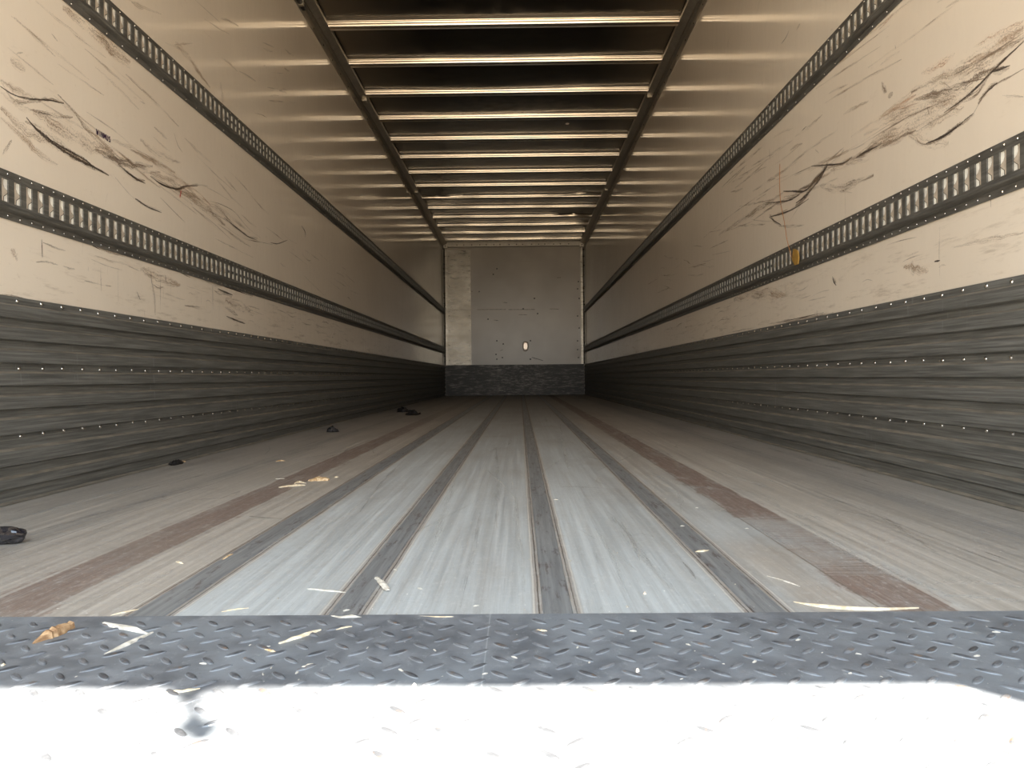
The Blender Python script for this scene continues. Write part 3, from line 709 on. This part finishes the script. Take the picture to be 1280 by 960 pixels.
# ------------------------------------------------------------------ roof-edge profiles and roof bows
for side, nm in ((-1, 'trim_1'), (1, 'trim_2')):
    prof = [(.0005, .118), (.0035, .118), (.0035, .066), (.018, .062), (.022, .054), (.030, .060), (.048, .046), (.072, .030), (.076, .022), (.074, .004)]
    mb = MB()
    segs = [(0.0, 4.02), (4.03, 6.42), (6.43, 9.6), (9.61, DEP-.002)]
    for a, b in segs:
        off = RM.uniform(-.001, .001)
        mb.grid([[(side*(W-d-off), y, HC-z) for d, z in prof] for y in (a, b)], 0, flip=(side < 0))
    for a, b in segs[:-1]: mb.box((min(side*(W-.07), side*(W-.03)), b-.02, HC-.062), (max(side*(W-.07), side*(W-.03)), b+.03, HC-.03), 0)
    y = 3.0
    while y < DEP-.1:
        mb.dome((side*(W-.0035), y, HC-.095), (-side, 0, 0), .006, .004, 1, 6); y += .25
    o = mb.build(nm, [M['cove'], M['hole']]); fixnormals(o); struct(o)

ORD = ['nearest', 'second', 'third', 'fourth', 'fifth', 'sixth', 'seventh', 'eighth', 'ninth', 'tenth', 'eleventh', 'twelfth', 'thirteenth', 'fourteenth']
def bow(y0, idx):
    # (along y, below the ceiling): flange, two rounded ribs facing the doorway, flat underside, lip
    pr = [(-.050, .0008), (-.050, .0030), (-.004, .0045)]  # dull brown flange added to dim the bow's reflection in the ceiling
    def rib(ya, za, yb, zb, n=5, bul=.0013):
        out = []
        for i in range(n+1):
            t = i/n; yy_ = ya+(yb-ya)*t; zz = za+(zb-za)*t; s_ = math.sin(math.pi*t)*bul
            out.append((yy_-s_*.95, zz+s_*.2))
        return out
    pr += rib(-.003, .007, .000, .0215)+rib(.0015, .0228, .0048, .037)
    k1 = len(pr)
    pr += [(.012, .0385), (.020, .0385), (.024, .036), (.050, .036), (.054, .0405), (.062, .0405), (.066, .036), (.070, .001)]
    mb = MB(); nx_ = 72; rows = []
    x_end = W-.074
    for i in range(nx_+1):
        x = -x_end+2*x_end*i/nx_; r = []
        for q_, (a, z) in enumerate(pr):
            dy = 0; dz = 0
            if idx == 8 and 2 < q_ < 9: g = math.exp(-((x-.90)/.2)**2); dy -= .045*g; dz -= .004*g; g = math.exp(-((x+.98)/.12)**2); dy -= .05*g
            if idx == 10: g = math.exp(-((x-.90)/.16)**2)*(1 if 2 < q_ < 9 else .3); dy -= .09*g; dz += .010*g
            if idx == 11: g = math.exp(-((x-1.0)/.2)**2); dy -= .03*g
            if idx >= 8: dy += .004*math.sin(x*9+idx)
            r.append((x, y0+a+dy, HC-max(z+dz, .001)))
        rows.append(r)
    mb.grid(rows, [1, 1]+[0]*(len(pr)-3))
    o = mb.build('roof_bow', [M['bow'], M['flange']], smooth=True, sharp=40); fixnormals(o)
    # keep normals facing the hold
    thing(o, ('bright ribbed metal roof bow, %s in the row under the ceiling' % ('nearest' if idx == 0 else ORD[idx]+' from the open end'))
          if idx < 13 else 'last ribbed metal roof bow, close to the front bulkhead', 'roof bow', 'roof bows across the ceiling')
for i in range(14): bow(5.098+.6135*i if i < 13 else 13.07, i)

# ------------------------------------------------------------------ bulkhead fittings
y = DEP
o = MB(); o.box((-W+.022, y-.020, 0), (W-.022, y-.0012, .5345))
bk = thing(o.build('bulkhead_kick_plate', M['bkick']), 'black scuffed metal plate across the foot of the front bulkhead', 'kick plate')
mb = MB(); mb.box((-1.163, y-.006, .5355), (-.757, y-.0012, 2.555)); mb.box((-.764, y-.0085, .5355), (-.757, y-.0012, 2.555)); mb.box((-1.163, y-.008, 1.50), (-.757, y-.006, 1.504), 1)
pn = thing(mb.build('cover_panel', [M['alu'], M['dark']]), 'tall dull aluminium sheet riveted on the left of the front bulkhead', 'panel')
pts = [(x_, y-.0062, z_) for x_ in (-1.14, -.785) for z_ in np.arange(.62, 2.5, .26)]
rivets(pn, pts, 1, .009, M['hole'], 60, axis='y')
for side, nm in ((-1, 'trim_3'), (1, 'trim_4')):
    mb = MB()
    prof = [(.0, .075), (.004, .075), (.006, .03), (.03, .008), (.070, .006), (.070, .0005)]
    mb.grid([[(side*(W-.0006-a), y-b, z) for a, b in prof] for z in (.536, 2.57)], 0, flip=(side > 0))
    o = mb.build(nm, M['alu']); fixnormals(o); struct(o)
mb = MB(); mb.box((-W+.08, y-.016, 2.60), (W-.08, y-.0004, HC-.005)); mb.box((-W+.078, y-.020, 2.596), (W-.078, y-.0004, 2.604), 1)
for x_ in np.arange(-1.0, 1.05, .13): mb.dome((x_+RM.uniform(-.02, .02), y-.0162, 2.635), (0, -1, 0), .011, .004, 2, 8)
struct(mb.build('trim_5', [M['cove'], M['dark'], M['hole']]))
# oval cap and bolt heads on the bulkhead
def bolts():
    out = []
    for px, py in ((621, 426), (629, 430), (663, 426), (620, 443), (621, 449), (663, 449), (628, 447), (621, 336), (616.5, 343), (610, 399), (599, 364.5), (654, 386), (668, 373), (672, 392), (724, 373), (722, 395), (724, 410), (722, 426), (722, 437), (723, 447), (722, 361), (723, 352)):
        out.append(at(px, py, 1, DEP-.0004))
    return out
c = at(656.9, 432.8, 1, DEP)
mb = MB(); rows = []
for rr, dd in ((1, .0005), (1, .010), (.93, .0125), (.5, .0133), (.2, .0135)):
    rows.append([(c[0]+.052*rr*math.copysign(abs(math.cos(t))**.7, math.cos(t)), y-dd, c[2]+.086*rr*math.copysign(abs(math.sin(t))**.8, math.sin(t))) for t in [2*math.pi*i/24 for i in range(24)]])
mb.grid(rows, 0, closed=True); mb.quad(rows[-1], 0)
o = mb.build('oval_cap', M['gloss'], smooth=True); fixnormals(o)
thing(o, 'small pale oval cap on the front bulkhead above the black plate', 'cap')
for p in bolts():
    mb = MB(); mb.dome(tuple(p), (0, -1, 0), .013, .006, 0, 8)
    thing(mb.build('bolt_head', M['hole'], smooth=True, origin=tuple(p)), 'small dark bolt head in the face of the front bulkhead', 'bolt', 'bolt heads on the front bulkhead')
for sx_ in (-1, 1):
    p = (sx_*(W-.045), DEP-.05, 2.61)
    mb = MB(); mb.box((p[0]-.035, p[1]-.03, p[2]-.035), (p[0]+.035, p[1]+.046, p[2]+.05)); mb.dome((p[0], p[1]-.03, p[2]), (0, -1, 0), .014, .006, 1, 8)
    o = mb.build('corner_bracket', [M['cove'], M['hole']], origin=p)
    thing(o, 'dark metal bracket in the upper %s corner of the front bulkhead' % ('left' if sx_ < 0 else 'right'), 'bracket')

# ceiling plug, conduit, hanging cord
p = at(709, 154.5, 2, HC-.001); mb = MB()
mb.dome((p[0], p[1], HC-.0015), (0, 0, -1), .019, .008, 0, 14)
thing(mb.build('ceiling_plug', M['white'], smooth=True, origin=(p[0], p[1], HC-.0015)), 'tiny round pale plug in the dark ceiling right of the middle', 'plug')
p = at(381, 11, 0, -W+.02)
mb = MB(); mb.tube([(-W+.017, 3.4, p[2]), (-W+.017, 4.2, p[2]), (-W+.017, p[1]-.02, p[2]), (-W+.017, p[1], p[2])], [.016, .016, .016, .012], n=12)
cd_ = thing(mb.build('conduit', M['rubber'], smooth=True), 'black tube end under the roof-edge profile at the top of the left wall', 'conduit')
mb = MB(); mb.box((-W+.0005, p[1]-.09, p[2]-.020), (-W+.036, p[1]-.07, p[2]+.020)); mb.build('clip', M['cove'], cd_)
pl = [(974, 205), (974.5, 232), (976, 255), (979, 270), (985, 284), (989, 298), (993, 314), (995, 322)]
P = [np.array(at(a, b, 0, W-.006)) for a, b in pl]
P[0][0] = W-.0030; P[-1][0] = W-.0245; P[-2][0] = W-.0245; P[-3][0] = W-.0245; P[-4][0] = W-.018
mb = MB(); mb.tube([tuple(v) for v in spline(P, 4)], .0011, n=6)
co = thing(mb.build('hanging_cord', M['cord'], smooth=True), 'thin orange cord hanging down the right wall to the ochre tag in the rail', 'cord')
T = [at(a, b, 0, W-.0235) for a, b in ((993, 311), (998, 313), (999.5, 322), (998.5, 330), (994.5, 331.5), (991.5, 324))]
mb = MB(); mb.grid([[tuple(t) for t in T], [(t[0]-.005, t[1], t[2]) for t in T]], 0, closed=True); mb.quad([(t[0]-.005, t[1], t[2]) for t in T], 0); mb.quad([tuple(t) for t in T][::-1], 0)
o = mb.build('tag', M['ochre'], co); fixnormals(o); o['label'] = 'ochre yellow plastic tag'
# a short strap with a knot, hung from the header behind the camera (its shade falls across the lit sill)
def hang(gx, gy):                                             # the point just outside the header whose shade falls on that spot of the sill
    z = (gy+.02)/.2977+.004
    return (gx+.2835*(z-.004), -.02, z)
def slab(name, pts, th, parent=None):
    ring = [Vector(hang(*p)) for p in pts]; bk_ = [v+Vector((0, th, 0)) for v in ring]
    mb = MB(); mb.grid([[tuple(v) for v in ring], [tuple(v) for v in bk_]], 0, closed=True); mb.quad([tuple(v) for v in ring]); mb.quad([tuple(v) for v in bk_][::-1])
    o = mb.build(name, M['rubber'], parent); fixnormals(o); return o
o = slab('door_strap', [(-.272, .768), (-.219, .768), (-.2245, .745), (-.2290, .738), (-.2150, .712), (-.2075, .690), (-.2045, .680), (-.2130, .676), (-.2200, .690), (-.2370, .7235), (-.2550, .742), (-.2660, .7485)], .006)
thing(o, 'black webbing strap hanging from the header over the open doorway', 'strap')
slab('knot', [(-.2045, .684), (-.1980, .672), (-.1830, .664), (-.1810, .656), (-.1890, .650), (-.2000, .6515), (-.2120, .664), (-.2230, .672), (-.2200, .679), (-.2120, .676)], .02, o)

# ------------------------------------------------------------------ litter
RL = random.Random(21)
def zfloor(yv): return .0042 if yv < YF else .0002
def splinter(px, wd_, th, mat, lab, cat='wood splinter', name='wood_splinter', group=None, taper=(.35, .35), lift=0.0, z0=None, seg=7, rough=.25):
    """a split piece of wood lying along the given spots"""
    P = []
    for a, b in px:
        g = at(a, b, 2, .004); zz = zfloor(g[1]) if z0 is None else z0
        P.append(np.array([g[0], g[1], zz]))
    P = spline(P, max(2, seg//max(1, len(P)-1))); n = len(P); rows = []
    for i, p in enumerate(P):
        t = P[min(i+1, n-1)]-P[max(i-1, 0)]; t = t/(np.linalg.norm(t)+1e-9); nn = np.array([-t[1], t[0], 0])
        u = i/(n-1); e = min(1, taper[0]+(1-taper[0])*u*3, taper[1]+(1-taper[1])*(1-u)*3)
        hw = wd_/2*e*(1+RL.uniform(-rough, rough)); h = th*e*(1+RL.uniform(-rough, rough)); z = p[2]+lift*u
        q = p.copy(); q[2] = z
        rows.append([tuple(q-nn*hw), tuple(q-nn*hw*.8+(0, 0, h*.8)), tuple(q+nn*hw*.15+(0, 0, h)), tuple(q+nn*hw*.85+(0, 0, h*.55)), tuple(q+nn*hw)])
    mb = MB(); mb.grid(rows, 0, closed=True); mb.quad(rows[0], 0); mb.quad(rows[-1][::-1], 0)
    c = np.mean([r[0] for r in rows], axis=0); c = (float(c[0]), float(c[1]), float(rows[0][0][2]))
    o = mb.build(name, mat, origin=c); fixnormals(o)
    return thing(o, lab, cat, group)
S = splinter
G = 'wood splinters lying on the floor and sill'
S([(992, 749), (1015, 753.5), (1040, 756.5), (1075, 758.5), (1110, 758.5), (1148, 756.5)], .008, .004, M['pale'], 'long pale wood splinter on the right of the floor, just before the sill', group=G, taper=(.2, .3), seg=14, rough=.12)
S([(130, 780), (150, 784.5), (170, 789), (186, 793)], .010, .004, M['greyw'], 'thick pale splinter on the sill, upper arm of the V shape', group=G, taper=(.7, .2))
S([(130, 818), (148, 811), (168, 802), (191, 791)], .006, .003, M['greyw'], 'thin pale splinter on the sill, lower arm of the V shape', group=G, taper=(.2, .5))
S([(41, 805), (55, 799), (66, 795), (78, 790), (88, 785)], .016, .010, M['brown'], 'short brown and tan wood chunk with a pointed end on the sill far left', 'wood chunk', 'wood_chunk', taper=(.12, .8), seg=12, rough=.14)
S([(349, 805), (365, 800), (383, 794), (401, 788)], .006, .003, M['pale'], 'straight pale stick lying slantwise on the sill left of the steel strip', group=G, taper=(.5, .4))
S([(349, 608), (360, 606.5), (370, 606), (381, 605)], .010, .005, M['pale'], 'flat pale stick in front of the tan wood lump on the left of the floor', group=G, taper=(.6, .6))
S([(387, 600), (394, 599), (402, 599), (411, 599)], .028, .010, M['tan'], 'tan broken wood lump on the left side of the floor', 'wood chunk', 'wood_chunk', taper=(.6, .6), rough=.3)
S([(368, 603), (374, 601.5), (382, 602.5)], .010, .005, M['pale'], 'small pale chip between the flat stick and the tan lump', 'wood chip', 'wood_chip', G)
S([(471.5, 721.5), (478, 728), (485, 736.5)], .010, .003, M['greyw'], 'pale curled chip lying on the second steel floor strip', 'wood chip', 'wood_chip', G, taper=(.8, .7), z0=.002)
S([(384, 733), (400, 734.5), (416, 736), (432, 737.5)], .004, .002, M['greyw'], 'thin grey-white splinter left of the chip on the steel strip', group=G)
S([(511, 772), (525, 770), (545, 771), (565, 771), (582, 769.5)], .008, .004, M['pale'], 'long pale splinter lying along the sill edge right of the second steel strip', group=G, taper=(.3, .8), z0=.0003)
S([(409, 768.5), (425, 771.5), (440, 771), (455, 771.5)], .007, .004, M['greyw'], 'ragged pale splinter across the near end of the second steel strip', group=G, z0=.002)
S([(330, 773.5), (350, 772.5), (380, 772)], .006, .003, M['pale'], 'pale splinter along the sill edge left of the second steel strip', group=G, z0=.0003)
S([(276, 699), (284, 694), (292, 690)], .007, .003, M['tan'], 'small tan chip beside the left steel floor strip', 'wood chip', 'wood_chip', G)
S([(220, 699.5), (229, 702)], .004, .002, M['pale'], 'tiny pale chip on the bare planks left of the tan chip', 'wood chip', 'wood_chip', G)
S([(277, 761.5), (292, 759), (311, 756.5)], .003, .0015, M['pale'], 'thin pale sliver on the pale lane near the sill, left half', group=G)
S([(253, 773.5), (275, 772), (297, 773)], .006, .003, M['greyw'], 'flat grey splinter at the sill edge beside the left steel strip', group=G, z0=.0003)
S([(138, 766), (156, 762), (175, 758)], .003, .0015, M['pale'], 'thin straw-like sliver just left of the left steel strip', group=G)
S([(205, 867), (228, 865), (250, 861)], .004, .002, M['pale'], 'curved pale sliver on the edge of the sunlit sill', group=G)
S([(374, 838), (382, 834), (391, 830)], .005, .002, M['greyw'], 'short pale splinter on the shaded sill below the slanting stick', group=G)
S([(331, 812), (346, 816)], .003, .002, M['tan'], 'tiny tan sliver on the shaded sill beside the slanting stick', group=G)
S([(420, 787.5), (430, 785), (440, 783.5)], .003, .0015, M['pale'], 'thin pale sliver on the sill under the second steel strip', group=G)
S([(869, 688.5), (877, 688), (886, 686.5)], .005, .0025, M['pale'], 'small pale chip lying on the right steel floor strip', 'wood chip', 'wood_chip', G, z0=.002)
S([(959, 717), (980, 723), (1000, 730)], .003, .0015, M['greyw'], 'thin pale sliver on the grey smear right of the right steel strip', group=G)
S([(1075, 763), (1090, 764.5)], .005, .002, M['pale'], 'small pale chip under the long splinter on the right', 'wood chip', 'wood_chip', G)
S([(0, 770.5), (10, 773), (20, 774.5)], .008, .003, M['tan'], 'pale tan splinter at the sill edge on the far left', group=G, z0=.0003)
S([(345, 576), (350, 575), (356, 575)], .012, .004, M['tan'], 'tan flake on the left of the floor beyond the wood lump', 'wood chip', 'wood_chip', G)
S([(224, 577.5), (232, 576)], .012, .006, M['tan'], 'tan chip at the foot of the left kick plate beside the black scrap', 'wood chip', 'wood_chip', G)
S([(418, 595.5), (423, 595)], .009, .004, M['pale'], 'tiny pale chip just right of the tan wood lump', 'wood chip', 'wood_chip', G)
S([(344, 597.2), (350, 597), (356, 596.8)], .008, .002, M['greyw'], 'grey-white chip on the brown stain left of the tan lump', 'wood chip', 'wood_chip', G)
S([(312, 643), (330, 645.5), (352, 646)], .016, .001, M['murk'], 'flat grey sliver on the planks left of the left steel strip', group=G)
S([(44+640, 789), (27+640, 789)][::-1], .004, .002, M['pale'], 'tiny pale chip on the sill under the middle steel strip', 'wood chip', 'wood_chip', G)
S([(798, 838), (796, 841)], .004, .003, M['white'], 'small white crumb on the shaded sill right of the middle', 'crumb', 'crumb', None)
S([(804, 739), (808, 739.5)], .005, .003, M['white'], 'small white crumb on the pale lane left of the right steel strip', 'crumb', 'crumb', None)
S([(517, 864), (518, 857)], .005, .004, M['white'], 'small white crumb on the line between shade and sun on the sill', 'crumb', 'crumb', None)
S([(1, 833), (1+6, 831)], .003, .002, M['pale'], 'tiny pale sliver on the sill at the left edge', group=G)
# crumbs nobody would tell apart: each its own object
base = None
for i in range(70):
    if i < 34: px, py = RL.uniform(10, 1250), RL.uniform(785, 852)
    else: px, py = RL.uniform(60, 1150), 500+270*RL.random()**.6
    if i >= 34 and abs(px-640) > 60+(py-490)*1.9: continue
    g = at(px, py, 2, .004); L = RL.uniform(.0014, .0045)*(1 if i < 34 else 1+.35*g[1]/3); a = RL.uniform(0, math.pi)
    if base is None:
        mb = MB(); mb.grid([[(-1, -.18, 0), (-1, .1, .25), (-1, .22, 0)], [(0, -.4, 0), (0, 0, .5), (0, .38, 0)], [(1, -.12, 0), (1, .05, .2), (1, .15, 0)]], 0, closed=True)
        mb.quad([(-1, -.18, 0), (-1, .1, .25), (-1, .22, 0)]); mb.quad([(1, -.12, 0), (1, .05, .2), (1, .15, 0)][::-1])
        base = mb.build('wood_crumb', M['crumb']); fixnormals(base); o = base
    else:
        o = base.copy(); COL.objects.link(o)
    zz = zfloor(g[1])
    if zz < .001 and any(abs(g[0]-x0) < w/2+.008 for x0, w in STRIPS): zz = .0018
    o.location = (g[0], g[1], zz); o.rotation_euler = (0, 0, a); o.scale = (L, L*RL.uniform(.7, 1.4), L*.8)
    if i < 34: thing(o, 'tiny pale wood crumb scattered on the shaded steel sill', 'wood crumb', 'wood crumbs on the sill')
    else: thing(o, 'tiny pale wood crumb scattered on the floor planks', 'wood crumb', 'wood crumbs on the floor')

def scrap(c, sx_, sy_, sz_, mat, name, lab, cat, seed, peaks=3, nu=18, nv=9, group=None, rot=0.0):
    """crumpled lump of film: a flattened ball with folds"""
    r = random.Random(seed); pk = [(r.uniform(0, 6.28), r.uniform(.2, .9), r.uniform(.25, .7)) for _ in range(peaks)]
    mb = MB(); rows = []
    for j in range(nv+1):
        ph = math.pi*j/nv; row = []
        for i in range(nu):
            th = 2*math.pi*i/nu
            k = 1+.16*math.sin(5*th+3*ph+seed)+.12*math.sin(9*th-4*ph)+r.uniform(-.3, .3)
            for a, b, s_ in pk: k += s_*math.exp(-((math.cos(th-a)-1)**2*6+(ph/math.pi-b*.5)**2*18))
            x = sx_*math.sin(ph)*math.cos(th)*k; y_ = sy_*math.sin(ph)*math.sin(th)*k; z = sz_*max(0, math.cos(ph))*r.uniform(.5, 1.5)
            x, y_ = x*math.cos(rot)-y_*math.sin(rot), x*math.sin(rot)+y_*math.cos(rot)
            row.append((c[0]+x, c[1]+y_, max(.0004, c[2]+z)))
        rows.append(row)
    mb.grid(rows, 0, closed=True)
    o = mb.build(name, mat, origin=c, smooth=True, sharp=28); fixnormals(o); return thing(o, lab, cat, group)
g = at(0, 680, 2, 0)
# roll of black film, its end at the picture's left edge
mb = MB(); rows = []; r = random.Random(4)
for j in range(17):
    u = j/16; x = -.875-.13*u; row = []
    for i in range(22):
        t = 2*math.pi*i/22; e = (.35 if j == 0 else .8 if j == 1 else .97 if j == 2 else 1)*(1 if j < 15 else .8 if j == 15 else .4)
        k = e*(1+.10*math.sin(4*t+9*u)+.07*math.sin(11*t-34*u)+r.uniform(-.11, .11))
        row.append((x+.004*math.sin(3*t), 1.472+.021*math.cos(t)*k-.01*u, .0165+.0160*math.sin(t)*min(k, 1.05)))
    rows.append(row)
mb.grid(rows, 0, closed=True); mb.quad(rows[0][::-1]); mb.quad(rows[-1])
o = mb.build('film_roll', M['film'], origin=(-.93, 1.465, .0), smooth=True, sharp=25); fixnormals(o)
mn = min(v.co.z for v in o.data.vertices); o.location.z = .0003-mn
thing(o, 'crumpled roll of glossy black plastic film on the floor at the left edge', 'plastic film')
g = at(415, 540, 2, 0); scrap((g[0], g[1], .0005), .028, .02, .026, M['rag'], 'plastic_scrap', 'black plastic scrap on the left of the floor, nearest of the three far ones', 'scrap', 3, group='black scraps on the floor')
g = at(515.5, 519, 2, 0); scrap((g[0], g[1], .0005), .045, .05, .035, M['rag'], 'plastic_scrap', 'black plastic scrap far back on the floor, right one of the far pair', 'scrap', 7, group='black scraps on the floor')
g = at(503, 515, 2, 0); scrap((g[0], g[1], .0005), .045, .05, .035, M['rag'], 'plastic_scrap', 'black plastic scrap far back on the floor, left one of the far pair', 'scrap', 9, group='black scraps on the floor')
g = at(206, 581, 2, 0); scrap((max(g[0], -W+.045), g[1], .0005), .013, .035, .014, M['rag'], 'plastic_scrap', 'black plastic scrap against the foot of the left kick plate', 'scrap', 12, group='black scraps on the floor')
